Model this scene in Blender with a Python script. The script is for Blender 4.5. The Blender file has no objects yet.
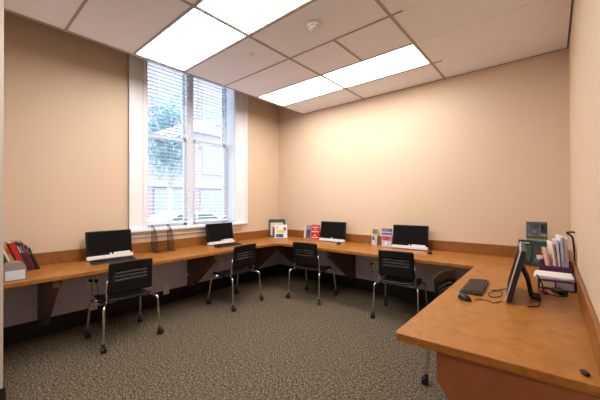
import bpy, bmesh, math, random
from mathutils import Vector, Matrix
random.seed(11)
S = bpy.context.scene
COL = S.collection
PI = math.pi

# ------------------------------------------------------------------ materials
def new_mat(name):
    m = bpy.data.materials.new(name); m.use_nodes = True
    nt = m.node_tree
    return m, nt, nt.nodes['Principled BSDF']

def plain(name, col, rough=.5, metal=0, spec=.5, noise=0, nscale=40, bump=0, emit=None, trans=0):
    m, nt, b = new_mat(name)
    b.inputs['Base Color'].default_value = (*col, 1)
    b.inputs['Roughness'].default_value = rough
    b.inputs['Metallic'].default_value = metal
    b.inputs['Specular IOR Level'].default_value = spec
    if noise or bump:
        tc = nt.nodes.new('ShaderNodeTexCoord')
        n = nt.nodes.new('ShaderNodeTexNoise'); n.inputs['Scale'].default_value = nscale
        n.inputs['Detail'].default_value = 4
        nt.links.new(tc.outputs['Object'], n.inputs['Vector'])
        if noise:
            r = nt.nodes.new('ShaderNodeValToRGB')
            r.color_ramp.elements[0].position = .3; r.color_ramp.elements[1].position = .7
            r.color_ramp.elements[0].color = (*[c*(1-noise) for c in col], 1)
            r.color_ramp.elements[1].color = (*[min(1, c*(1+noise)) for c in col], 1)
            nt.links.new(n.outputs['Fac'], r.inputs['Fac'])
            nt.links.new(r.outputs['Color'], b.inputs['Base Color'])
        if bump:
            bp = nt.nodes.new('ShaderNodeBump'); bp.inputs['Strength'].default_value = bump
            bp.inputs['Distance'].default_value = .004
            nt.links.new(n.outputs['Fac'], bp.inputs['Height'])
            nt.links.new(bp.outputs['Normal'], b.inputs['Normal'])
    if emit:
        b.inputs['Emission Color'].default_value = (*emit[0], 1)
        b.inputs['Emission Strength'].default_value = emit[1]
    return m

def wood(name, c0, c1, rough=.34, stretch=(3, 14, 14)):
    m, nt, b = new_mat(name)
    tc = nt.nodes.new('ShaderNodeTexCoord'); mp = nt.nodes.new('ShaderNodeMapping')
    mp.inputs['Scale'].default_value = stretch
    n = nt.nodes.new('ShaderNodeTexNoise'); n.inputs['Scale'].default_value = 1.6
    n.inputs['Detail'].default_value = 6; n.inputs['Distortion'].default_value = .8
    r = nt.nodes.new('ShaderNodeValToRGB')
    r.color_ramp.elements[0].position = .28; r.color_ramp.elements[1].position = .72
    r.color_ramp.elements[0].color = (*c0, 1); r.color_ramp.elements[1].color = (*c1, 1)
    nt.links.new(tc.outputs['Object'], mp.inputs['Vector']); nt.links.new(mp.outputs[0], n.inputs['Vector'])
    nt.links.new(n.outputs['Fac'], r.inputs['Fac']); nt.links.new(r.outputs['Color'], b.inputs['Base Color'])
    b.inputs['Roughness'].default_value = rough
    return m

def carpet_mat():
    m, nt, b = new_mat('carpet')
    tc = nt.nodes.new('ShaderNodeTexCoord')
    def noise(sc, det):
        n = nt.nodes.new('ShaderNodeTexNoise'); n.inputs['Scale'].default_value = sc; n.inputs['Detail'].default_value = det
        nt.links.new(tc.outputs['Object'], n.inputs['Vector']); return n.outputs['Fac']
    def op(kind, a, c):
        q = nt.nodes.new('ShaderNodeMath'); q.operation = kind
        for i, v in enumerate((a, c)):
            if isinstance(v, float): q.inputs[i].default_value = v
            else: nt.links.new(v, q.inputs[i])
        return q.outputs[0]
    f = op('ADD', op('MULTIPLY', noise(120., 5), .72), op('MULTIPLY', noise(48., 3), .28))
    r = nt.nodes.new('ShaderNodeValToRGB'); e = r.color_ramp.elements
    e[0].position = .40; e[0].color = (.014, .012, .010, 1)
    e[1].position = .615; e[1].color = (.37, .285, .195, 1)
    k = e.new(.5); k.color = (.095, .075, .055, 1)
    nt.links.new(f, r.inputs['Fac']); nt.links.new(r.outputs['Color'], b.inputs['Base Color'])
    b.inputs['Roughness'].default_value = .95; b.inputs['Specular IOR Level'].default_value = .1
    return m

def glass_mat(name, tint=(1, 1, 1), fac=.06):
    m = bpy.data.materials.new(name); m.use_nodes = True
    nt = m.node_tree; nt.nodes.clear()
    o = nt.nodes.new('ShaderNodeOutputMaterial'); mx = nt.nodes.new('ShaderNodeMixShader')
    t = nt.nodes.new('ShaderNodeBsdfTransparent'); g = nt.nodes.new('ShaderNodeBsdfGlossy')
    t.inputs['Color'].default_value = (*tint, 1); g.inputs['Roughness'].default_value = .02
    mx.inputs['Fac'].default_value = fac
    nt.links.new(t.outputs[0], mx.inputs[1]); nt.links.new(g.outputs[0], mx.inputs[2])
    nt.links.new(mx.outputs[0], o.inputs['Surface'])
    return m

LAMP = 13.0
MAT = dict(
    wall=plain('peach_paint', (.74, .57, .425), .55, noise=.02, nscale=60, bump=.05, spec=.3),
    lower=plain('lavender_paint', (.72, .65, .81), .5, noise=.03, nscale=30),
    base=plain('black_rubber_base', (.012, .011, .012), .45),
    tile=plain('ceiling_tile', (.90, .91, 1.0), .9, noise=.05, nscale=160, bump=.35, spec=.1),
    tee=plain('shaded_tee_metal', (.36, .32, .29), .5),  # tan-grey holds the shade on tees that the lamps miss
    carpet=carpet_mat(),
    wood=wood('cherry_laminate', (.31, .112, .017), (.47, .190, .034), .32, (9, 10, 10)),
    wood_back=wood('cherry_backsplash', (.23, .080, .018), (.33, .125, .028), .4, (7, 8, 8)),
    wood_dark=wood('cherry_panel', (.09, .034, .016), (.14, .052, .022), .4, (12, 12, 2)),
    casing=plain('casing_paint', (.90, .91, .97), .35),
    sash=plain('sash_paint', (.80, .83, .90), .35),
    slat=plain('blind_slat', (.85, .88, .95), .45),
    glass=glass_mat('window_glass'),
    acrylic=glass_mat('clear_acrylic', (.97, .98, .98), .04),
    black=plain('black_plastic', (.008, .008, .008), .4, spec=.3),
    black_soft=plain('black_shell', (.008, .007, .007), .42, spec=.3, noise=.1, nscale=200, bump=.08),
    rubber=plain('black_rubber', (.01, .01, .01), .6),
    chrome=plain('silver_tube', (.74, .70, .66), .22, metal=1),
    silver=plain('silver_plastic', (.62, .63, .66), .3, metal=.3),
    white=plain('white_plastic', (.82, .82, .82), .35),
    screen=plain('dark_screen', (.006, .006, .007), .5, spec=.08),
    key=plain('keyboard_key', (.016, .015, .016), .4),
    lamp=plain('lamp_diffuser', (.9, .9, .9), .5, emit=((1, .965, .90), LAMP)),
    fixture=plain('white_enamel', (.8, .8, .78), .4),
    paper=plain('white_paper', (.82, .80, .80), .7),
    grey_metal=plain('brushed_shell', (.55, .55, .57), .25, metal=.85),
    wire=plain('dark_wire', (.06, .055, .05), .4, metal=.6),
    mesh=glass_mat('wire_mesh', (1, 1, 1), 0),
)
_c = {}
def C(r, g, b, rough=.5):
    k = (r, g, b, rough)
    if k not in _c: _c[k] = plain('colour_%d' % len(_c), (r, g, b), rough, noise=.04, nscale=50)
    return _c[k]

# ------------------------------------------------------------------ mesh helpers
class MB:
    def __init__(self): self.bm = bmesh.new()
    def _add(self, verts, faces):
        vs = [self.bm.verts.new(v) for v in verts]
        for f in faces:
            try: self.bm.faces.new([vs[i] for i in f])
            except ValueError: pass
        return self
    def box(self, x0, x1, y0, y1, z0, z1, M=None):
        v = [Vector((x, y, z)) for x in (x0, x1) for y in (y0, y1) for z in (z0, z1)]
        if M is not None: v = [M @ p for p in v]
        return self._add(v, [(0, 1, 3, 2), (4, 6, 7, 5), (0, 4, 5, 1), (2, 3, 7, 6), (0, 2, 6, 4), (1, 5, 7, 3)])
    def prism(self, poly, a, b, axis='z', M=None):
        def mk(p, t):
            if axis == 'z': q = Vector((p[0], p[1], t))
            elif axis == 'x': q = Vector((t, p[0], p[1]))
            else: q = Vector((p[0], t, p[1]))
            return M @ q if M is not None else q
        n = len(poly)
        v = [mk(p, a) for p in poly] + [mk(p, b) for p in poly]
        f = [tuple(range(n))[::-1], tuple(range(n, 2*n))] + [(i, (i+1) % n, n+(i+1) % n, n+i) for i in range(n)]
        return self._add(v, f)
    def tube(self, pts, r, seg=10, closed=False, cap=True):
        pts = [Vector(p) for p in pts]; n = len(pts)
        rings = []; up = None
        for i, p in enumerate(pts):
            if closed: t = (pts[(i+1) % n] - pts[i-1]).normalized()
            else: t = (pts[min(i+1, n-1)] - pts[max(i-1, 0)]).normalized()
            if up is None:
                up = Vector((0, 0, 1)) if abs(t.z) < .9 else Vector((1, 0, 0))
            u = (up - t*up.dot(t))
            if u.length < 1e-6: u = t.orthogonal()
            u.normalize(); w = t.cross(u); up = u
            rr = r[i] if isinstance(r, (list, tuple)) else r
            rings.append([p + u*(rr*math.cos(2*PI*k/seg)) + w*(rr*math.sin(2*PI*k/seg)) for k in range(seg)])
        v = [q for ring in rings for q in ring]
        f = []
        for i in range(n if closed else n-1):
            j = (i+1) % n
            for k in range(seg):
                f.append((i*seg+k, i*seg+(k+1) % seg, j*seg+(k+1) % seg, j*seg+k))
        if cap and not closed:
            f.append(tuple(range(seg))[::-1]); f.append(tuple(range((n-1)*seg, n*seg)))
        return self._add(v, f)
    def cyl(self, p0, p1, r, seg=20, r1=None):
        return self.tube([p0, p1], [r, r if r1 is None else r1], seg)
    def lathe(self, prof, seg=28, origin=(0, 0, 0)):
        o = Vector(origin); v = []; f = []
        for (r, z) in prof:
            for k in range(seg): v.append(o + Vector((r*math.cos(2*PI*k/seg), r*math.sin(2*PI*k/seg), z)))
        for i in range(len(prof)-1):
            for k in range(seg):
                f.append((i*seg+k, i*seg+(k+1) % seg, (i+1)*seg+(k+1) % seg, (i+1)*seg+k))
        f.append(tuple(range(seg))[::-1]); f.append(tuple(range((len(prof)-1)*seg, len(prof)*seg)))
        return self._add(v, f)
    def grid(self, nu, nv, fn, skip=None):
        v = [fn(i/(nu-1), j/(nv-1)) for j in range(nv) for i in range(nu)]
        f = [(j*nu+i, j*nu+i+1, (j+1)*nu+i+1, (j+1)*nu+i) for j in range(nv-1) for i in range(nu-1)
             if not (skip and skip(i, j))]
        return self._add(v, f)
    def build(self, name, mat, parent=None, bevel=0, smooth=False, seg=2, solid=0, M=None, kind=None, subsurf=0):
        bm = self.bm
        if M is not None: bm.transform(M)
        bmesh.ops.remove_doubles(bm, verts=bm.verts, dist=1e-6) if smooth else None
        bmesh.ops.recalc_face_normals(bm, faces=bm.faces)
        me = bpy.data.meshes.new(name); bm.to_mesh(me); bm.free()
        me.materials.append(mat if not isinstance(mat, str) else MAT[mat])
        o = bpy.data.objects.new(name, me); COL.objects.link(o)
        if parent is not None: o.parent = parent
        if solid:
            md = o.modifiers.new('solid', 'SOLIDIFY'); md.thickness = solid; md.offset = 0
        if bevel:
            md = o.modifiers.new('bevel', 'BEVEL'); md.width = bevel; md.segments = seg; md.limit_method = 'ANGLE'
            md.angle_limit = math.radians(35)
        if subsurf:
            md = o.modifiers.new('sub', 'SUBSURF'); md.levels = subsurf; md.render_levels = subsurf
        if smooth or bevel:
            for p in me.polygons: p.use_smooth = True
            if bevel and not smooth:
                md = o.modifiers.new('wn', 'WEIGHTED_NORMAL')
                md.keep_sharp = True
        if kind: o['kind'] = kind
        return o

def smooth_path(pts, n=6):
    pts = [Vector(p) for p in pts]
    P = [pts[0]*2-pts[1]] + pts + [pts[-1]*2-pts[-2]]
    out = []
    for i in range(1, len(P)-2):
        for k in range(n):
            t = k/n; a, b, c, d = P[i-1:i+3]
            out.append(.5*((2*b)+(c-a)*t+(2*a-5*b+4*c-d)*t*t+(3*b-a-3*c+d)*t*t*t))
    out.append(pts[-1]); return out

def round_path(pts, r=.03, n=5):
    pts = [Vector(p) for p in pts]; out = [pts[0]]
    for i in range(1, len(pts)-1):
        a, b, c = pts[i-1:i+2]
        d1 = (a-b); d2 = (c-b); rr = min(r, d1.length*.45, d2.length*.45)
        p, q = b+d1.normalized()*rr, b+d2.normalized()*rr
        for k in range(n+1):
            t = k/n; out.append((1-t)**2*p + 2*t*(1-t)*b + t*t*q)
    out.append(pts[-1]); return out

def tag(o, label, cat, group=None):
    o['label'] = label; o['category'] = cat
    if group: o['group'] = group
    return o
def thing(name, label, cat, loc=(0, 0, 0), rz=0, group=None):
    o = bpy.data.objects.new(name, None); COL.objects.link(o); o.empty_display_size = .1
    o.location = loc; o.rotation_euler = (0, 0, math.radians(rz))
    return tag(o, label, cat, group)
def dup(root, loc, rz, label, group=None):
    r = root.copy(); COL.objects.link(r); r.location = loc; r.rotation_euler = (0, 0, math.radians(rz))
    r['label'] = label
    if group: r['group'] = group
    for ch in list(root.children):
        c = ch.copy(); COL.objects.link(c); c.parent = r
        for g in list(ch.children):
            d = g.copy(); COL.objects.link(d); d.parent = c
    return r
def T(x=0, y=0, z=0): return Matrix.Translation((x, y, z))
def R(deg, ax): return Matrix.Rotation(math.radians(deg), 4, ax)
def struct(name, mb, mat, parent=None, **k): return mb.build(name, mat, parent, kind='structure', **k)

# ------------------------------------------------------------------ dimensions (metres)
W, H, TOP = 4.404, 3.104, 4.0        # room width, dropped ceiling height, structural ceiling
E0, X1, X3 = .678, 1.935, 3.155       # dropped ceiling edge and tee lines
YL = [-.587-.61*k for k in range(10)]  # cross tee lines
JX, JY, YB = 1.378, -4.122, -6.6       # the wall that juts in at the left, rear wall
DT, DK = .762, .041                   # worktop height, thickness
DA, DB, XC, YE = .76, .84, 3.633, -2.887
WY0, WY1, WZ0, WZ1 = -2.60, -1.105, 1.07, 3.8   # window opening

# ------------------------------------------------------------------ shell
struct('floor', MB().box(-.3, W+.2, YB-.2, .2, -.1, 0), 'carpet')
m = MB()
m.box(-.3, 0, JY-.15, WY0, 0, TOP); m.box(-.3, 0, WY1, .2, 0, TOP)
m.box(-.3, 0, WY0, WY1, 0, WZ0); m.box(-.3, 0, WY0, WY1, WZ1, TOP)
struct('wall_left', m, 'wall')
struct('wall_back', MB().box(0, W, 0, .2, 0, TOP), 'wall')
struct('wall_right', MB().box(W, W+.2, YB-.2, .2, 0, TOP), 'wall')
m = MB(); m.box(0, JX, JY-.15, JY, 0, TOP); m.box(JX-.15, JX, YB, JY-.15, 0, TOP); m.box(JX-.15, W, YB-.2, YB, 0, TOP)
struct('wall_front', m, plain('pale_paint', (.66, .58, .52), .5))
struct('baseboard_left', MB().box(0, .012, JY, 0, 0, .178), 'base')
struct('baseboard_back', MB().box(.012, W-.012, -.012, 0, 0, .178), 'base')
struct('baseboard_right', MB().box(W-.012, W, YB, 0, 0, .178), 'base')
m = MB(); m.box(.012, JX, JY, JY+.012, 0, .178); m.box(JX, JX+.012, YB, JY+.012, 0, .178)
struct('baseboard_front', m, 'base')
m = MB(); m.box(0, .008, JY, 0, .18, .340); m.box(0, .008, JY, 0, .346, DT-DK-.002)
struct('trim_1', m, 'lower')
m = MB(); m.box(.008, XC+.1, -.008, 0, .18, .340); m.box(.008, XC+.1, -.008, 0, .346, DT-DK-.002)
struct('trim_2', m, 'lower')
struct('trim_3', MB().box(W-.008, W, YE+.02, -.008, .18, DT-DK-.002), 'lower')

# dropped ceiling: tiles in a tee grid, cells taken by the lights left open
LIGHTS = [(E0, X1, YL[4], YL[3]), (X1, X3, YL[4], YL[3]), (E0, X1, YL[1], YL[0]), (X1, X3, YL[1], YL[0]),
          (X1, X3, YL[7], YL[6])]
ys = [0] + YL + [YB]
tiles = MB(); tees = MB()
cols = [(E0, X1), (X1, X3), (X3, W-.012)]
for i in range(len(ys)-1):
    y1, y0 = ys[i], ys[i+1]
    if y0 >= y1: continue
    for (a, b) in cols:
        if any(abs(l[0]-a) < .01 and abs(l[2]-y0) < .01 for l in LIGHTS): continue
        g = .006 if a > X3-.01 else .0
        tiles.box(a+g, b-g*.3, y0+g*.4, y1-g*.4, H, H+.018)
ceil = struct('ceiling', tiles, 'tile')
tw = .013
for x in (X1, X3): tees.box(x-tw, x+tw, YB, 0, H-.006, H+.03)
for y in YL:
    if y < YB: continue
    tees.box(E0, X3, y-tw*.8, y+tw*.8, H-.005, H+.03)
for y in (YL[0], YL[2]): tees.box(X3, X3+.11, y-tw*.7, y+tw*.7, H-.005, H+.01)
tees.box(X1+.61-tw, X1+.61+tw, YL[2], YL[1], H-.005, H+.03)
tees.box(X1-.61-tw, X1-.61+tw, YL[5], YL[4], H-.005, H+.03) if False else None
tees.box(E0-.02, E0, YB, 0, H-.008, H+.05)
tees.box(E0, W-.012, -.02, 0, H-.004, H+.012)
struct('ceiling_grid', tees, 'tee', ceil)
struct('ceiling_deck', MB().box(-.3, W+.2, YB-.2, .2, TOP, TOP+.1), plain('deck_paint', (.25, .2, .17), .8))

def light(a, b, y0, y1, label):
    t = thing('ceiling_light', label, 'ceiling light', ((a+b)/2, (y0+y1)/2, H), 0, 'recessed ceiling lights')
    hx, hy = (b-a)/2-tw-.002, (y1-y0)/2-tw-.001
    m = MB(); m.box(-hx, hx, -hy, hy, .075, .09)
    for s in (-1, 1):
        m.box(s*hx-.01*(s > 0), s*hx+.01*(s < 0), -hy, hy, .0, .09); m.box(-hx, hx, s*hy-.01*(s > 0), s*hy+.01*(s < 0), .0, .09)
    m.build('frame', 'fixture', t)
    MB().box(-hx+.011, hx-.011, -hy+.011, hy-.011, .004, .010).build('diffuser', 'lamp', t)
    return t
light(*LIGHTS[0], 'bright recessed ceiling light right against the top of the window')
light(*LIGHTS[1], 'bright recessed ceiling light cut off by the top edge of the photo')
light(*LIGHTS[2], 'bright recessed ceiling light at the ceiling corner near the back wall')
light(*LIGHTS[3], 'bright recessed ceiling light along the back wall, right of the smoke detector')
light(*LIGHTS[4], 'unseen recessed ceiling light added behind the camera to light the near worktop')  # out of view, added to brighten the near end of the worktop

t = thing('smoke_detector', 'white round smoke detector on the ceiling tile', 'smoke detector', (2.552, -2.148, H))
MB().lathe([(.066, 0), (.068, -.012), (.060, -.030), (.052, -.036), (.048, -.046), (.030, -.055), (.012, -.057)]).build('body', 'white', t, smooth=False, bevel=.002)
m = MB()
for k in range(10):
    a = 2*PI*k/10
    m.box(.0535, .058, -.009, .009, -.034, -.029, R(k*36, 'Z'))
m.build('vent', 'black', t)
t = thing('ceiling_sprinkler', 'small white fire sprinkler head on the ceiling near the window', 'sprinkler', (1.68, -2.16, H))
MB().lathe([(.036, 0), (.034, -.006), (.014, -.009), (.012, -.026), (.008, -.028)]).build('escutcheon', 'white', t)
m = MB(); m.tube([(.012, 0, -.024), (.016, 0, -.04), (.003, 0, -.056)], .003, 6); m.tube([(-.012, 0, -.024), (-.016, 0, -.04), (-.003, 0, -.056)], .003, 6)
m.build('yoke', 'white', t)
MB().lathe([(.018, -.055), (.02, -.057), (.004, -.059)]).build('deflector', 'white', t)

# ------------------------------------------------------------------ window
win = bpy.data.objects.new('window_1', None); COL.objects.link(win); win['kind'] = 'structure'
m = MB()   # casing on the wall: flat board with a raised outer band
for (a, b) in ((WY0-.235, WY0), (WY1, WY1+.262)):
    m.box(0, .022, a, b, WZ0-.02, WZ1+.1)
m.box(0, .036, WY0-.235, WY0-.175, WZ0-.02, WZ1+.1); m.box(0, .036, WY1+.205, WY1+.262, WZ0-.02, WZ1+.1)
m.box(0, .030, WY0-.055, WY0-.03, WZ0-.02, WZ1+.1); m.box(0, .030, WY1+.03, WY1+.055, WZ0-.02, WZ1+.1)
m.box(0, .022, WY0, WY1, WZ1-.02, WZ1+.1)
struct('window_casing', m, 'casing', win, bevel=.004)
m = MB(); m.box(-.26, .09, WY0-.265, WY1+.165, WZ0-.022, WZ0+.012); m.box(0, .025, WY0-.22, WY1+.13, WZ0-.10, WZ0-.024)
struct('window_sill', m, 'casing', win, bevel=.005)
m = MB()   # jamb liners, head
m.box(-.29, 0, WY0-.001, WY0+.012, WZ0, WZ1); m.box(-.29, 0, WY1-.012, WY1+.001, WZ0, WZ1); m.box(-.29, 0, WY0, WY1, WZ1-.012, WZ1)
struct('window_jamb', m, 'sash', win)
MUL0, MUL1 = -1.905, -1.785
m = MB()
m.box(-.29, -.19, MUL0, MUL1, WZ0, WZ1)
m.box(-.29, -.23, WY0, WY0+.05, WZ0, WZ1); m.box(-.29, -.23, WY1-.05, WY1, WZ0, WZ1)
RZ = 2.44
for (a, b) in ((WY0+.05, MUL0), (MUL1, WY1-.05)):
    # upper sash (outer), lower sash (inner)
    m.box(-.285, -.25, a, a+.04, RZ, WZ1); m.box(-.285, -.25, b-.04, b, RZ, WZ1); m.box(-.285, -.25, a, b, RZ-.03, RZ+.02)
    m.box(-.285, -.25, a, b, WZ1-.06, WZ1)
    m.box(-.248, -.212, a, a+.04, WZ0, RZ+.02); m.box(-.248, -.212, b-.04, b, WZ0, RZ+.02)
    m.box(-.248, -.212, a, b, RZ-.035, RZ+.02); m.box(-.248, -.212, a, b, WZ0, WZ0+.09)
struct('window_frame', m, 'sash', win, bevel=.003)
m = MB()
for (a, b) in ((WY0+.09, MUL0-.04), (MUL1+.04, WY1-.09)):
    m.box(-.270, -.266, a, b, RZ+.02, WZ1-.06); m.box(-.232, -.228, a, b, WZ0+.09, RZ-.035)
struct('window_pane', m, 'glass', win)

def blind(a, b, label):
    y = (a+b)/2; hw = (b-a)/2
    t = thing('window_blind', label, 'blind', (-.155, y, 0), 0, 'slatted window blinds')
    z1 = WZ1-.07; z0 = 1.135; n = int((z1-z0)/.055)
    m = MB()
    for k in range(1, n):
        z = z0+.012+(z1-z0)*k/n
        m.prism([(-.024, -.003), (0, .0), (.024, -.003), (.024, -.0005), (0, .0028), (-.024, -.0005)], -hw, hw, 'y', T(0, 0, z) @ R(8, 'Y'))
    m.build('slats', 'slat', t)
    MB().box(-.027, .027, -hw, hw, z0-.012, z0+.012).build('bottom_rail', 'slat', t, bevel=.003)
    MB().box(-.028, .03, -hw, hw, z1, z1+.055).build('head_rail', 'slat', t, bevel=.003)
    for s in (-.72, .72):
        m = MB()
        for dx in (-.0255, .0255): m.cyl((dx, s*hw, z0), (dx, s*hw, z1), .0012, 5)
        m.build('ladder_cord', 'slat', t)
    m = MB(); m.cyl((.034, -hw*.88, 2.0), (.034, -hw*.88, z1), .0035, 8); m.build('wand', 'white', t)
    return t
blind(WY0+.02, MUL0+.025, 'white slatted blind in the left half of the window')
blind(MUL1-.01, WY1-.05, 'white slatted blind in the right half of the window')

# ------------------------------------------------------------------ worktop, brackets
t = thing('worktop', 'U-shaped orange cherry laminate worktop running round three walls', 'worktop')
poly = [(.002, JY+.003), (DA, JY+.003), (DA, -DB-.10), (DA+.03, -DB-.03), (DA+.10, -DB), (XC-.02, -DB), (XC, -DB-.02), (XC-.01, YE+.012), (XC+.002, YE), (W-.002, YE+.03), (W-.002, -.002), (.002, -.002)]
MB().prism(poly, DT-DK, DT).build('worktop_slab', 'wood', t, bevel=.005)
bz = .897
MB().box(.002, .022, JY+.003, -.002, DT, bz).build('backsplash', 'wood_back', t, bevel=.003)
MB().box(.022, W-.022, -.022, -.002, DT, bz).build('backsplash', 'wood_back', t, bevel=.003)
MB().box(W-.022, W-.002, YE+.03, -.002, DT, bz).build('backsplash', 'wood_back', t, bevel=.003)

def bracket(name, x, y, rz, label, depth=.72, zb=.185, th=.05, foot=.13, nose=.07):
    # profile in local (out from wall = +x, z); notch at the wall for the cable raceway
    t = thing(name, label, 'desk bracket', (x, y, 0), rz, 'wooden worktop brackets')
    zt = DT-DK-.001
    p = [(0, zb), (foot, zb), (depth, zt-nose), (depth, zt), (0, zt), (0, .36), (.05, .36), (.05, .33), (0, .33)]
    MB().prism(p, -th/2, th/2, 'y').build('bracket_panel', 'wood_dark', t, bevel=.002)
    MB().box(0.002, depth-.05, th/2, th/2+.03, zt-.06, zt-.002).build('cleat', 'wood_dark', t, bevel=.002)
    return t
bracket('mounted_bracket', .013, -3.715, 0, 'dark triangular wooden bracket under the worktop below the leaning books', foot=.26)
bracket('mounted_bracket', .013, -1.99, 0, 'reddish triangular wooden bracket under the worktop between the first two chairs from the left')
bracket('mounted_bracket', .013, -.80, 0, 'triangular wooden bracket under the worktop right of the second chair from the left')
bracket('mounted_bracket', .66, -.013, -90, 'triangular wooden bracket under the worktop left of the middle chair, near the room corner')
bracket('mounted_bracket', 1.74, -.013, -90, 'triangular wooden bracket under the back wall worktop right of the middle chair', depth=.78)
# near end bracket: big panel on the right wall
t = thing('mounted_bracket', 'large wooden end panel with a slanted edge under the near end of the worktop', 'desk bracket', (W-.013, YE+.035, 0), 0, 'wooden worktop brackets')
zt = DT-DK-.001
MB().prism([(0, .0), (-.27, .0), (-.27, .17), (-.575, .57), (-.575, zt), (0, zt)], 0, .035, 'y').build('bracket_panel', plain('cherry_end', (.33, .11, .04), .4, noise=.12, nscale=8), t, bevel=.002)

# ------------------------------------------------------------------ outlets
def outlet(x, y, z, rz, label, w=.075, h=.118, plugs=0):
    t = thing('wall_outlet', label, 'outlet', (x, y, z), rz, 'power outlets under the worktop')
    MB().box(0, .014, -w/2, w/2, -h/2, h/2).build('cover_plate', C(.92, .90, .84, .35), t, bevel=.002)
    for s in (-1, 1):
        for q in ((0,) if w < .1 else (-.028, .028)):
            MB().box(.014, .0155, q-.014, q+.014, s*.028-.014, s*.028+.014).build('socket', C(.6, .58, .55), t)
    for k in range(plugs):
        p = MB(); yy = (-.028, .03)[k]; zz = (.028, .012)[k]
        p.box(.0155, .050, yy-.016, yy+.016, zz-.016, zz+.016)
        p.tube(smooth_path([(.04, yy, zz), (.06, yy, zz-.02), (.05, yy+.01, zz-.1), (.02, yy+.02, zz-.2)]), .004, 6)
        p.build('plug', 'rubber', t, bevel=.003)
    return t
outlet(.008, -3.235, .483, 0, 'wide white outlet with black plugs behind the leftmost chair', .135, .135, 2)
outlet(.013, -3.225, .21, 0, 'white outlet plate low behind the seat of the leftmost chair')
outlet(.013, -2.34, .19, 0, 'white outlet plate by the baseboard right of the leftmost chair', .08, .125)
outlet(2.10, -.008, .427, -90, 'white outlet with a black plug left of the fourth chair', .125, .125, 1)
outlet(.013+0*1, -1.42, .42, 0, 'white outlet behind the second chair from the left')

# ------------------------------------------------------------------ chairs
def make_chair(label, loc, rz):
    t = thing('office_chair', label, 'chair', loc, rz, 'stacking chairs at the worktop')
    # seat shell: dished with a rolled front edge
    def seat_fn(u, v):
        x = (u-.5)*.45; y = -.185+v*.42
        e = abs(u-.5)*2
        taper = 1-.08*(1-v)
        z = .440 + .016*e**3 - .014*math.sin(PI*v) + (.0 if v < .8 else -.035*((v-.8)/.2)**2) + (.012*((.15-v)/.15)**2 if v < .15 else 0)
        rx = max(0, (v-.85)/.15); x *= taper*(1-.10*rx*rx)
        return Vector((x, y, z))
    MB().grid(15, 15, seat_fn).build('seat', 'black_soft', t, smooth=True, solid=.022, bevel=0)
    # backrest shell with three arched slots
    rows = [0, .06, .16, .26, .36, .42, .455, .53, .565, .64, .675, .75, .85, .94, 1]
    slot = {5, 7, 9}
    NU = 17
    def back_fn(u, v):
        s = rows[round(v*(len(rows)-1))]
        e = (u-.5)*2
        w = .213 - .004*s
        x = e*w
        if s < .06: x *= .93
        if s > .96: x *= .95
        arch = .012*(1-e*e) if 0 < s < 1 else .006*(1-e*e)
        z = .520 + .318*s + arch
        y = -.190 - .022*s - .03*max(0, s-.6)**2 - .022*(1-e*e)
        return Vector((x, y, z))
    MB().grid(NU, len(rows), back_fn, lambda i, j: j in slot and 2 <= i <= NU-4).build('backrest', 'black_soft', t, smooth=True, solid=.014)
    for s in (-1, 1):
        # upright on the side of the backrest, running down to the seat rail
        m = MB(); m.tube(round_path([(s*.208, -.180, .66), (s*.214, -.175, .57), (s*.212, -.165, .47), (s*.210, -.150, .428), (s*.215, -.10, .424)], .04), .0105, 10)
        m.build('back_upright', 'chrome', t, smooth=True)
        m = MB(); m.tube([(s*.214, -.14, .424), (s*.226, .12, .412)], .010, 10); m.build('side_rail', 'black', t, smooth=True)
        for f in (-1, 1):
            if f < 0: pts = [(s*.212, -.125, .424), (s*.256, -.236, .420), (s*.268, -.258, .075), (s*.268, -.258, .055)]
            else: pts = [(s*.226, .08, .412), (s*.250, .195, .408), (s*.268, .255, .075), (s*.268, .255, .055)]
            g = MB(); g.tube(round_path(pts, .035), .0125, 10)
            leg = g.build('leg', 'chrome', t, smooth=True)
            cx, cy = s*.268, (-.258 if f < 0 else .255)
            a = random.uniform(-.6, .6)
            Mx = T(cx, cy, 0) @ Matrix.Rotation(a, 4, 'Z')
            c = MB()
            for q in (-.014, .014):
                c.cyl(Mx @ Vector((q-.008, -.012, .0275)), Mx @ Vector((q+.008, -.012, .0275)), .027, 18)
            c.box(-.018, .018, -.020, .014, .040, .062, Mx); c.cyl(Mx @ Vector((0, 0, .05)), Mx @ Vector((0, 0, .085)), .014, 12)
            c.build('caster', 'rubber', leg, bevel=.003)
    m = MB(); m.tube([(-.218, -.150, .445), (.218, -.150, .445)], .009, 8); m.build('crossbar', 'black', t, smooth=True)
    m = MB(); m.tube([(-.226, .10, .43), (.226, .10, .43)], .009, 8); m.build('crossbar', 'black', t, smooth=True)
    return t
ch = make_chair('black slotted-back chair with silver legs, leftmost of the row by the window', (.70, -3.135, 0), 90)
dup(ch, (.755, -1.695, 0), 95, 'black slotted-back chair under the right end of the window, second from the left')
dup(ch, (1.462, -.785, 0), 6, 'black slotted-back chair in front of the red booklet, middle of the row')
dup(ch, (2.785, -.685, 0), 7, 'black slotted-back chair facing the back wall, fourth from the left')
dup(ch, (3.775, -1.715, 0), -97, 'black chair tucked under the right-hand worktop, only its back and a caster showing')

RT = DT+.001   # resting height of things on the worktop
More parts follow.
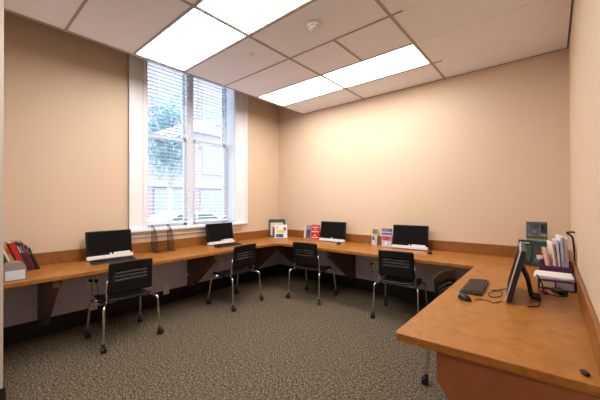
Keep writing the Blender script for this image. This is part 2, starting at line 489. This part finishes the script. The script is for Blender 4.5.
# ------------------------------------------------------------------ all-in-one computers
def make_computer(label, loc, rz, sticker=True, group='all-in-one computers on the worktop', tilt=9):
    # local: screen faces -y, x = width, base at z=0
    t = thing('desktop_computer', label, 'computer', loc, rz, group)
    M = T(0, .02, .0) @ R(-tilt, 'X')
    MB().box(-.243, .243, -.012, .030, .048, .340, M).build('housing', 'black', t, bevel=.008)
    MB().box(-.226, .226, -.0135, -.011, .072, .325, M).build('screen', 'screen', t)
    m = MB(); m.prism([(-.250, .006), (.250, .006), (.246, .050), (-.246, .050)], -.022, .026, 'y', M)
    m.build('base_bar', C(.78, .77, .78, .3), t, bevel=.006)
    m = MB(); m.prism([(.050, .24), (.072, .24), (.115, .012), (.115, 0), (.04, 0), (.04, .012), (.085, .014)], -.05, .05, 'x', T(0, .035, 0)); m.build('stand', 'silver', t, bevel=.004)
    m = MB(); m.cyl(M @ Vector((0, -.0128, .060)), M @ Vector((0, -.0145, .060)), .011, 20); m.build('badge', 'white', t)
    if sticker: MB().box(.03, .215, -.0145, -.0122, .052, .073, M).build('sticker', 'paper', t)
    return t
pc = make_computer('black computer with white base bar, left of the window', (.19, -3.09, RT), 90)
dup(pc, (.20, -1.515, RT), 90, 'black computer with white base bar, under the right side of the window')
dup(pc, (2.72, -.21, RT), 3, 'black computer on the back wall worktop, behind the fourth chair')
pc3 = dup(pc, (1.415, -.21, RT), 2, 'black computer beside the red booklet, without a white sticker')
for c in list(pc3.children):
    if c.name.startswith('sticker'): bpy.data.objects.remove(c)
# the fifth, seen edge-on: slim dark monitor on a black stand
t = thing('computer_monitor', 'slim monitor seen edge-on with a silver front edge, on the right worktop', 'monitor', (4.015, -1.77, RT), -86)
M = T(0, -.02, 0) @ R(-14, 'X')
MB().box(-.25, .25, -.002, .026, .015, .365, M).build('housing', C(.012, .014, .03, .35), t, bevel=.006)
MB().box(-.252, .252, -.009, -.001, .012, .368, M).build('front_bezel', 'silver', t, bevel=.004)
MB().box(-.23, .23, -.0105, -.0085, .04, .35, M).build('screen', 'screen', t)
m = MB(); m.tube(round_path([(-.03, .055, .25), (-.03, .10, .14), (-.03, .12, .016), (-.03, .17, .015)], .03), .014, 10)
m.tube(round_path([(.05, .055, .25), (.05, .10, .14), (.05, .12, .016), (.05, .17, .015)], .03), .014, 10)
m.box(-.05, .07, .045, .075, .2, .28); m.build('stand', 'black', t, smooth=False, bevel=.002)

# ------------------------------------------------------------------ keyboards and mice
def make_keyboard(label, loc, rz, w=.44, d=.14, group='black keyboards', mat='key'):
    t = thing('keyboard', label, 'keyboard', loc, rz, group)
    m = MB(); m.prism([(-d/2, 0), (d/2, 0), (d/2, .024), (-d/2, .012)], -w/2, w/2, 'x'); m.build('case', C(.035, .032, .03, .4), t, bevel=.004)
    k = MB(); n = 21
    for r in range(6):
        y = -d/2+.012+r*(d-.02)/6; z = .012+.012*(y+d/2)/d
        i = 0
        while i < n:
            span = 7 if (r == 0 and i == 4) else 1
            x0 = -w/2+.012+i*(w-.024)/n; x1 = -w/2+.012+(i+span)*(w-.024)/n
            if i not in (15, 18) or r != 9: k.box(x0+.0015, x1-.0015, y, y+(d-.02)/6-.003, z, z+.007)
            i += span
    k.build('keys', mat, t)
    return t
kb = make_keyboard('black keyboard in front of the leftmost computer', (.40, -3.13, RT), 90)
dup(kb, (.43, -1.565, RT), 93, 'dark keyboard in front of the computer under the window')
dup(kb, (3.785, -1.73, RT), -88, 'black keyboard beside the edge-on monitor on the right worktop')
def make_mouse(label, loc, rz):
    t = thing('computer_mouse', label, 'mouse', loc, rz, 'computer mice on the worktop')
    def f(u, v):
        a = 2*PI*u; b = v*PI/2
        return Vector((.031*math.cos(a)*math.cos(b)*(1-.1*math.sin(a)), .056*math.sin(a)*math.cos(b), .002+.034*math.sin(b)))
    m = MB(); m.grid(25, 9, f); m.build('body', 'black', t, smooth=True)
    MB().cyl((-.004, .028, .026), (.004, .028, .026), .008, 12).build('scroll_wheel', 'silver', t)
    return t
ms = make_mouse('black mouse in front of the keyboard on the right worktop', (3.785, -2.09, RT), 50)
dup(ms, (1.66, -.36, RT), 10, 'black mouse under the computer beside the red booklet')
dup(ms, (3.04, -.36, RT), 20, 'black mouse under the computer behind the fourth chair')

# ------------------------------------------------------------------ books at the left end
def book(label, thick, depth, hgt, col, x, y, lean, spine=None, band=None):
    # spine faces +x; leaning towards -y
    t = thing('book', label, 'book', (x, y, RT), 0, 'books leaning at the left end of the worktop')
    t.rotation_euler = (math.radians(lean), 0, 0)
    m = MB(); m.box(-depth, 0, 0, .003, 0, hgt); m.box(-depth, 0, thick-.003, thick, 0, hgt); m.box(-.004, 0, .003, thick-.003, 0, hgt)
    m.build('cover', C(*col), t)
    MB().box(-depth+.006, -.0042, .0032, thick-.0032, .004, hgt-.004).build('pages', 'paper', t)
    if band: MB().box(.0002, .0012, .004, thick-.004, hgt*.62, hgt*.86).build('spine_label', C(*band), t)
    return t
LEAN = 20
specs = [('dark green book, leftmost of the leaning books', .030, .20, .30, (.01, .10, .05), None),
         ('thin white-spined book between the green and the yellow book', .018, .20, .31, (.75, .75, .72), None),
         ('yellow and orange book among the leaning books', .034, .20, .29, (.62, .33, .05), (.5, .08, .03)),
         ('thin black book between the yellow and the red book', .016, .20, .30, (.02, .02, .02), None),
         ('thick bright red book among the leaning books', .046, .21, .30, (.60, .015, .015), None),
         ('dark navy book with a pale label right of the red book', .026, .20, .31, (.02, .02, .05), (.6, .6, .62)),
         ('black book with a pale stripe beside the maroon book', .022, .20, .30, (.03, .025, .03), (.45, .42, .45)),
         ('maroon book among the leaning books', .028, .20, .30, (.16, .01, .04), (.30, .1, .15)),
         ('black book with a grey label right of the maroon book', .024, .19, .265, (.02, .02, .025), (.35, .35, .37)),
         ('short black book, rightmost of the leaning books', .022, .18, .235, (.015, .015, .018), (.12, .12, .13))]
y = -3.975
for (lb, th, dp, hg, c, bd) in specs:
    th *= .86 if y < -3.88 else .68
    book(lb, th, dp, hg, c, .235+random.uniform(-.008, .008), y, LEAN, band=bd)
    y += (th+.0006)/math.cos(math.radians(LEAN))
t = thing('desk_box', 'silver rounded-top box at the worktop edge before the leaning books', 'box', (.60, -3.985, RT), 0)
pf = [(-.07, 0), (.07, 0), (.07, .10)] + [(.01+.06*math.cos(a*PI/16), .10+.055*math.sin(a*PI/16)) for a in range(1, 9)] + [(-.01+.06*math.cos(a*PI/16), .10+.055*math.sin(a*PI/16)) for a in range(8, 16)] + [(-.07, .10)]
MB().prism(pf, -.075, .075, 'x').build('shell', C(.30, .27, .25, .3), t, bevel=.003)  # brownish grey paints in what the silver top reflects
MB().box(.0751, .079, -.064, .064, .006, .088).build('front_reflection', C(.72, .78, .88, .3), t)  # pale blue plate paints the window's reflection on the box front

# ------------------------------------------------------------------ wire file sorter
t = thing('file_sorter', 'see-through wire mesh file sorter with two curved dividers under the window', 'file sorter', (.03, -2.46, RT), 0)
def divider(y):
    d, h = .20, .37
    arc = [Vector((d*math.sin(a*PI/24), y, .06+(h-.06)*math.cos(a*PI/24))) for a in range(0, 13)]
    rim = [Vector((0, y, .006))] + [Vector((0, y, z)) for z in (.1, .2, .3)] + arc + [Vector((d, y, .006))]
    m = MB(); m.tube(rim, .0022, 6, closed=True)
    o = m.build('divider', 'wire', t)
    w = MB(); n = 22
    for k in range(1, n):
        x = d*k/n; zt = .06+(h-.06)*math.sqrt(max(0, 1-(x/d)**2))
        w.cyl((x, y, .006), (x, y, zt), .0010, 4)
    for k in range(1, 38):
        z = .006+(h-.006)*k/38; xm = d if z < .06 else d*math.sqrt(max(0, 1-((z-.06)/(h-.06))**2))
        w.cyl((0, y, z), (xm, y, z), .0010, 4)
    w.build('wire_mesh', 'wire', o)
divider(-.09); divider(.13)
m = MB(); m.tube([(0, -.12, .004), (.2, -.12, .004), (.2, .16, .004), (0, .16, .004)], .0022, 6, closed=True)
for x in (.05, .1, .15): m.cyl((x, -.12, .004), (x, .16, .004), .002, 6)
m.build('base', 'wire', t)
m = MB()
for k in range(1, 14): m.cyl((0, -.12+.28*k/14, .004), (0, -.12+.28*k/14, .12), .0006, 4)
m.tube([(0, -.12, .004), (0, -.12, .12), (0, .16, .12), (0, .16, .004)], .002, 6)
m.build('back_panel', 'wire', t)

# ------------------------------------------------------------------ brochures (face = local -y, leaning back)
def leaflet(name, label, cat, x, y, rz, w, h, th, cover, pics=(), lean=12, group=None, z=RT):
    t = thing(name, label, cat, (x, y, z+(th+.001)*math.sin(math.radians(lean))), rz, group)
    M = R(-lean, 'X')
    MB().box(-w/2, w/2, 0, th, 0, h, M).build('cover', C(*cover), t)
    MB().box(-w/2+.002, w/2-.002, th, th+.001, .002, h-.002, M).build('back_page', 'paper', t)
    for (nm, u0, u1, v0, v1, c) in pics:
        MB().box(-w/2+u0*w, -w/2+u1*w, -.0012, -.0001, v0*h, v1*h, M).build(nm, C(*c), t)
    return t
G = 'booklets on the worktop'
leaflet('picture_booklet', 'dark green bordered picture booklet standing in the room corner', 'booklet', .168, -.228, 45, .32, .34, .012, (.015, .07, .05),
        [('picture', .10, .86, .07, .80, (.75, .66, .48)), ('figure', .22, .36, .10, .56, (.30, .12, .07)), ('figure', .55, .75, .30, .72, (.12, .10, .08)), ('figure', .40, .52, .12, .45, (.7, .5, .3))], 10, G)
leaflet('booklet', 'white, yellow and blue booklet in front of the green picture booklet', 'booklet', .37, -.33, 45, .235, .25, .010, (.78, .80, .80),
        [('picture', .15, .85, .36, .62, (.72, .62, .18)), ('picture', .08, .70, .05, .30, (.06, .15, .42)), ('figure', .35, .60, .08, .22, (.02, .04, .12)), ('figure', .70, .9, .55, .80, (.10, .14, .12)), ('figure', .1, .3, .66, .92, (.55, .60, .62))], 14, G)
leaflet('booklet', 'grey booklet with a dark blue round picture, left of the red booklet', 'booklet', .79, -.075, 6, .15, .25, .012, (.42, .40, .40),
        [('picture', .30, .95, .05, .30, (.10, .08, .08)), ('picture', .34, .94, .30, .66, (.03, .04, .16)), ('picture', .3, .95, .70, .95, (.25, .28, .36)), ('margin', 0, .26, 0, 1, (.70, .62, .52))], 8, G)
leaflet('booklet', 'bright red booklet with white lines of print beside a computer', 'booklet', .965, -.075, 6, .175, .255, .012, (.62, .012, .015),
        [('print_line', .12, .88, .80, .86, (.8, .6, .58)), ('print_line', .34, .64, .66, .71, (.8, .6, .58)), ('print_line', .08, .90, .49, .56, (.85, .7, .68)), ('print_line', .36, .62, .22, .30, (.8, .6, .58)), ('print_line', .10, .90, .07, .15, (.8, .6, .58))], 8, G)
leaflet('leaflet', 'narrow olive and white leaflet left of the purple and red leaflet', 'leaflet', 2.13, -.075, 4, .085, .25, .010, (.62, .62, .64),
        [('picture', .05, .95, .66, .97, (.22, .16, .06)), ('picture', .1, .5, .28, .50, (.05, .05, .07)), ('figure', .55, .9, .1, .4, (.45, .47, .52)), ('figure', .3, .8, .5, .64, (.5, .42, .3))], 8, G)
leaflet('leaflet', 'purple, white and red leaflet left of the computer behind the fourth chair', 'leaflet', 2.37, -.17, 6, .145, .27, .012, (.52, .50, .62),
        [('title_block', .0, 1, .84, 1, (.05, .03, .16)), ('title_line', .1, .88, .89, .94, (.7, .7, .75)), ('picture', .0, 1, .66, .76, (.10, .06, .26)), ('picture', .05, .95, .34, .58, (.55, .08, .12)), ('figure', .38, .62, .36, .52, (.25, .02, .04)), ('picture', .3, .6, .1, .3, (.7, .7, .78))], 8, G)

# ------------------------------------------------------------------ right-hand literature corner
t = thing('brochure_stand', 'clear acrylic brochure stand in the right corner of the worktop', 'brochure stand', (4.10, -.43, RT), 0)
m = MB(); m.box(-.14, .15, -.11, .10, 0, .005); m.box(-.14, .15, .045, .049, .005, .40, R(-4, 'X')); m.box(-.14, .15, -.085, -.081, .005, .07)
m.box(-.14, .15, -.025, -.021, .005, .27, R(-4, 'X')); m.box(-.14, -.136, -.085, .04, .005, .1); m.box(.146, .15, -.085, .04, .005, .1)
m.build('pocket', 'acrylic', t)
G2 = 'brochures in the acrylic stand'
leaflet('picture_brochure', 'brochure with a landscape photograph, topmost in the clear stand', 'brochure', 4.125, -.41, 0, .175, .445, .01, (.30, .33, .38),
        [('picture', .0, 1, .60, 1, (.10, .12, .16)), ('sky', .15, .62, .80, .97, (.42, .46, .56)), ('cloud', .28, .55, .74, .84, (.75, .74, .72)), ('field', .0, 1, .585, .66, (.42, .33, .06)), ('water', .05, .95, .66, .72, (.50, .52, .52)), ('trees', .70, .98, .75, .95, (.02, .025, .05))], 4, G2, RT+.006)
leaflet('brochure', 'dark green brochure, lower left in the clear stand', 'brochure', 4.035, -.478, 0, .115, .255, .01, (.008, .022, .018),
        [('title_line', .15, .8, .86, .92, (.5, .55, .5)), ('picture', .1, .92, .30, .78, (.03, .12, .07)), ('figure', .25, .45, .35, .75, (.62, .70, .66)), ('figure', .6, .8, .2, .5, (.05, .22, .12))], 4, G2, RT+.006)
leaflet('brochure', 'teal green brochure with a patchwork of pictures, lower right in the clear stand', 'brochure', 4.165, -.478, 0, .135, .25, .01, (.01, .075, .065),
        [('picture', .05, .5, .45, .78, (.10, .05, .05)), ('picture', .5, .95, .5, .8, (.45, .30, .26)), ('figure', .2, .6, .25, .45, (.80, .74, .70)), ('figure', .55, .9, .1, .4, (.18, .04, .05)), ('figure', .05, .3, .1, .3, (.03, .2, .14))], 4, G2, RT+.006)

t = thing('leaflet_holder', 'purple open leaflet holder behind the purple binder', 'leaflet holder', (4.290, -.98, RT), 0)
m = MB(); m.box(-.13, .085, -.09, .13, 0, .006); m.box(-.13, .085, -.09, -.084, 0, .118); m.box(-.13, .085, .124, .13, 0, .14)
m.box(-.13, -.125, -.09, .13, 0, .09); m.box(.08, .085, -.09, .13, 0, .12)
m.build('tray', C(.10, .03, .12, .3), t, bevel=.002)
G3 = 'brochures in the purple holder'
def sheaf(label, x, y, w, h, th, col, lean, rz, stripe=None):
    t = thing('brochure', label, 'brochure', (x, y, RT+.009), rz, G3)
    M = R(lean, 'Y')
    MB().box(-th/2, th/2, -w/2, w/2, 0, h, M).build('pages', C(*col), t, bevel=.001)
    if stripe: MB().box(-th/2+.001, th/2-.001, -w/2-.001, -w/2-.0002, .02, h*.95, M).build('edge_stripe', C(*stripe), t)
sheaf('fat white brochure nearest the wall in the purple holder', 4.336, -.97, .165, .355, .020, (.80, .79, .82), -2, 8, (.35, .33, .45))
sheaf('white brochure with lilac edges, second from the wall in the purple holder', 4.312, -.97, .165, .365, .018, (.82, .80, .86), -3, 10, (.42, .40, .55))
sheaf('thin lilac brochure in the middle of the purple holder', 4.290, -.97, .165, .33, .014, (.66, .63, .78), -4, 8)
sheaf('white brochure with an orange edge in the purple holder', 4.266, -.97, .15, .31, .014, (.80, .76, .74), -6, 14, (.62, .25, .10))
sheaf('pink flyer leaning out at the left of the purple holder', 4.230, -.96, .11, .25, .008, (.78, .45, .38), -9, 14)

t = thing('binder', 'purple binder with a white spine label lying under loose papers', 'binder', (4.275, -1.30, RT), 0)
m = MB(); m.box(-.115, .10, -.13, .13, 0, .004); m.box(-.115, .10, -.13, .13, .066, .070); m.box(-.115, .10, -.13, -.126, .004, .066)
m.build('cover', C(.055, .02, .10, .35), t, bevel=.001)
MB().box(-.105, .09, -.1255, .12, .006, .064).build('pages', 'paper', t)
MB().box(-.10, -.015, -.1315, -.1302, .014, .058).build('spine_label', C(.95, .93, .97), t)
MB().box(-.005, .092, -.1315, -.1302, .010, .060).build('spine_label', C(.45, .40, .62), t)
t = thing('paper_stack', 'loose white papers on top of the purple binder', 'paper', (4.265, -1.285, RT+.0705), 0)
m = MB()
for k in range(7): m.box(-.12, .10, -.11, .11, k*.0028, k*.0028+.0025, T(random.uniform(-.012, .006), random.uniform(-.01, .01), 0) @ R(random.uniform(-5, 5), 'Z'))
m.build('sheets', 'paper', t)

# cables
def cable(name, label, pts, r=.003, mat='rubber'):
    m = MB(); m.tube(smooth_path(pts, 8), r, 6); o = m.build(name, mat, smooth=True); return tag(o, label, 'cable')
z = RT+.004
cable('mouse_cable', 'thin black cord looping from the mouse towards the edge-on monitor', [(3.84, -2.06, z), (3.91, -2.03, z), (3.955, -2.06, z), (3.99, -1.98, z)])
cable('keyboard_cable', 'thin black cord looping behind the keyboard to the edge-on monitor', [(3.895, -1.75, z), (3.95, -1.72, z), (3.97, -1.86, z), (3.92, -1.93, z), (3.90, -1.86, z+.006), (3.96, -1.66, z), (4.02, -1.62, z)])
cable('desk_cable', 'brown cord lying on the worktop by the foot of the edge-on monitor', [(4.125, -1.995, z), (4.135, -2.0, z), (4.175, -1.96, z), (4.185, -1.86, z), (4.175, -1.75, z)], .0035, C(.10, .03, .015))
cable('monitor_cable', 'tangled black cable from the monitor stand to the black adapter', [(4.16, -1.62, .90), (4.19, -1.63, .84), (4.20, -1.66, .78), (4.22, -1.60, z+.006), (4.205, -1.53, z+.01), (4.175, -1.50, z+.016), (4.17, -1.58, z+.012), (4.20, -1.64, z+.02), (4.25, -1.66, z+.01), (4.31, -1.655, z+.012), (4.328, -1.612, z+.013)], .005)
t = thing('power_adapter', 'small rounded black adapter at the end of the tangled cable', 'adapter', (4.285, -1.52, RT), 30)
MB().box(-.03, .03, -.05, .05, 0, .034).build('body', 'black', t, bevel=.012, seg=3)
MB().cyl((0, -.05, .017), (0, -.068, .017), .007, 10, .005).build('strain_relief', 'rubber', t)
cable('arched_cable', 'black cord arching out from the right wall above the brochures', [(4.400, -.80, .90), (4.395, -.79, 1.02), (4.385, -.78, 1.11), (4.35, -.78, 1.145), (4.39, -.79, 1.155), (4.40, -.80, 1.15)], .008)
t = thing('cable_clip', 'small black rubber clip on the worktop at the near right corner', 'cable clip', (4.34, -2.79, RT), 25)
MB().box(-.010, .010, -.017, .017, 0, .014).build('body', 'rubber', t, bevel=.005)

# ------------------------------------------------------------------ outside
GZ = -.4
struct('street_ground', MB().box(-14, -.3, -20, 30, GZ-.1, GZ), plain('asphalt', (.25, .25, .27), .8, noise=.1, nscale=6))
t = thing('street_building', 'pale building with pink piers across the street, seen through the blinds', 'building', (-13, 5, GZ))
m = MB(); m.box(-.4, 0, -13, 14, 0, 14); m.build('wall', plain('pale_brick', (.40, .35, .40), .7, noise=.08, nscale=3), t)
m = MB(); m.box(0, .25, -13, 14, 2.75, 3.1); m.box(0, .2, -13, 14, 6.3, 6.55); m.box(0, .2, -13, 14, 9.8, 10.1); m.build('band', C(.42, .43, .48), t)
m2 = plain('shop_glass', (.34, .38, .44), .2)
for k in range(9):
    yc = -11+k*2.9
    MB().box(0, .18, yc-.35, yc+.35, 0, 2.75).build('pier', C(.46, .30, .36), t)
    f = MB().box(0, .06, yc+.55, yc+2.35, .25, 2.6).build('shop_window', C(.5, .52, .56), t)
    g = MB(); g.box(.06, .07, yc+.62, yc+1.42, .9, 2.5); g.box(.06, .07, yc+1.5, yc+2.28, .9, 2.5); g.build('pane', m2, f)
    for zz in (3.7, 7.1):
        f = MB().box(0, .07, yc+.75, yc+2.15, zz, zz+2.0).build('window', C(.5, .51, .55), t)
        g = MB(); g.box(.07, .08, yc+.83, yc+2.07, zz+.08, zz+.96); g.box(.07, .08, yc+.83, yc+2.07, zz+1.04, zz+1.92); g.build('pane', m2, f)
t = thing('street_tree', 'leafy street tree outside the left half of the window', 'tree', (-6.2, .75, GZ))
m = MB(); m.tube([(0, 0, 0), (.03, .02, 1.5), (0, .05, 2.6), (.05, 0, 4.2)], [.11, .09, .08, .03], 10)
for a in range(7):
    q = a*.9; m.tube([(0, .04, 2.3+.2*a), (.5*math.cos(q), .5*math.sin(q), 2.9+.2*a), (1.0*math.cos(q), 1.0*math.sin(q), 3.3+.22*a)], [.05, .035, .012], 6)
m.build('trunk', C(.48, .47, .50), t)
m = MB()
for k in range(3600):
    while True:
        p = Vector((random.uniform(-1, 1), random.uniform(-1, 1), random.uniform(-1, 1)))
        if p.length < 1: break
    lump = .75+.35*math.sin(5*p.x+2)*math.sin(4*p.y+1)*math.cos(4*p.z)
    p = Vector((p.x*1.25*lump, p.y*1.05*lump, 4.05+p.z*1.75*lump))
    Mx = T(*p) @ R(random.uniform(0, 360), 'Z') @ R(random.uniform(-60, 60), 'X')
    s = random.uniform(.05, .10)
    m._add([Mx @ Vector(q) for q in ((-s*.45, 0, 0), (0, -s, 0), (s*.45, 0, .01), (0, s, 0))], [(0, 1, 2, 3)])
fo = m.build('foliage', plain('leaf', (.28, .48, .52), .6, noise=.3, nscale=2), t)

t = thing('parked_car', 'white car parked in the street outside the window', 'car', (-7.3, 2.0, GZ+.0))
body = [(-2.25, .35), (2.25, .35), (2.28, .75), (2.2, .92), (1.5, 1.0), (.75, 1.44), (-.75, 1.47), (-1.45, 1.08), (-2.2, .95), (-2.3, .7)]
MB().prism(body, -.85, .85, 'x').build('body', plain('white_paint', (.80, .81, .84), .2), t, bevel=.08, seg=3)
for sx in (-1, 1):
    m = MB(); m.prism([(-1.25, 1.05), (-.72, 1.38), (-.04, 1.38), (-.04, 1.05)], sx*.852, sx*.86, 'x'); m.prism([(.04, 1.05), (.04, 1.38), (.70, 1.36), (1.22, 1.05)], sx*.852, sx*.86, 'x')
    m.build('side_window', C(.05, .09, .12, .2), t)
    for yy in (-1.4, 1.4):
        m = MB(); m.cyl((sx*.66, yy, .32), (sx*.88, yy, .32), .32, 24); m.build('wheel', 'rubber', t)

# ------------------------------------------------------------------ world, camera, view
w = bpy.data.worlds.new('World'); S.world = w; w.use_nodes = True
bg = w.node_tree.nodes['Background']; bg.inputs['Color'].default_value = (.72, .86, 1, 1); bg.inputs['Strength'].default_value = 4.3

cam = bpy.data.cameras.new('Camera'); co = bpy.data.objects.new('Camera', cam); COL.objects.link(co)
cam.sensor_width = 36; cam.lens = 298.5555*36/600; cam.clip_start = .02
yw, pt, rl = (math.radians(v) for v in (40.0999, .4196, -.2885))
fw = Vector((-math.sin(yw)*math.cos(pt), math.cos(yw)*math.cos(pt), math.sin(pt)))
rt = Vector((math.cos(yw), math.sin(yw), 0)); up = rt.cross(fw)
r2 = rt*math.cos(rl)+up*math.sin(rl); u2 = up*math.cos(rl)-rt*math.sin(rl)
Mc = Matrix((r2, u2, -fw)).transposed().to_4x4(); Mc.translation = (4.2465, -4.3779, 1.4324)
co.matrix_world = Mc
S.camera = co
vs = S.view_settings
S.display_settings.display_device = 'sRGB'
vs.view_transform = 'Standard'; vs.look = 'None'; vs.gamma = 1; vs.use_curve_mapping = False; vs.exposure = .08
S.cycles.use_denoising = True
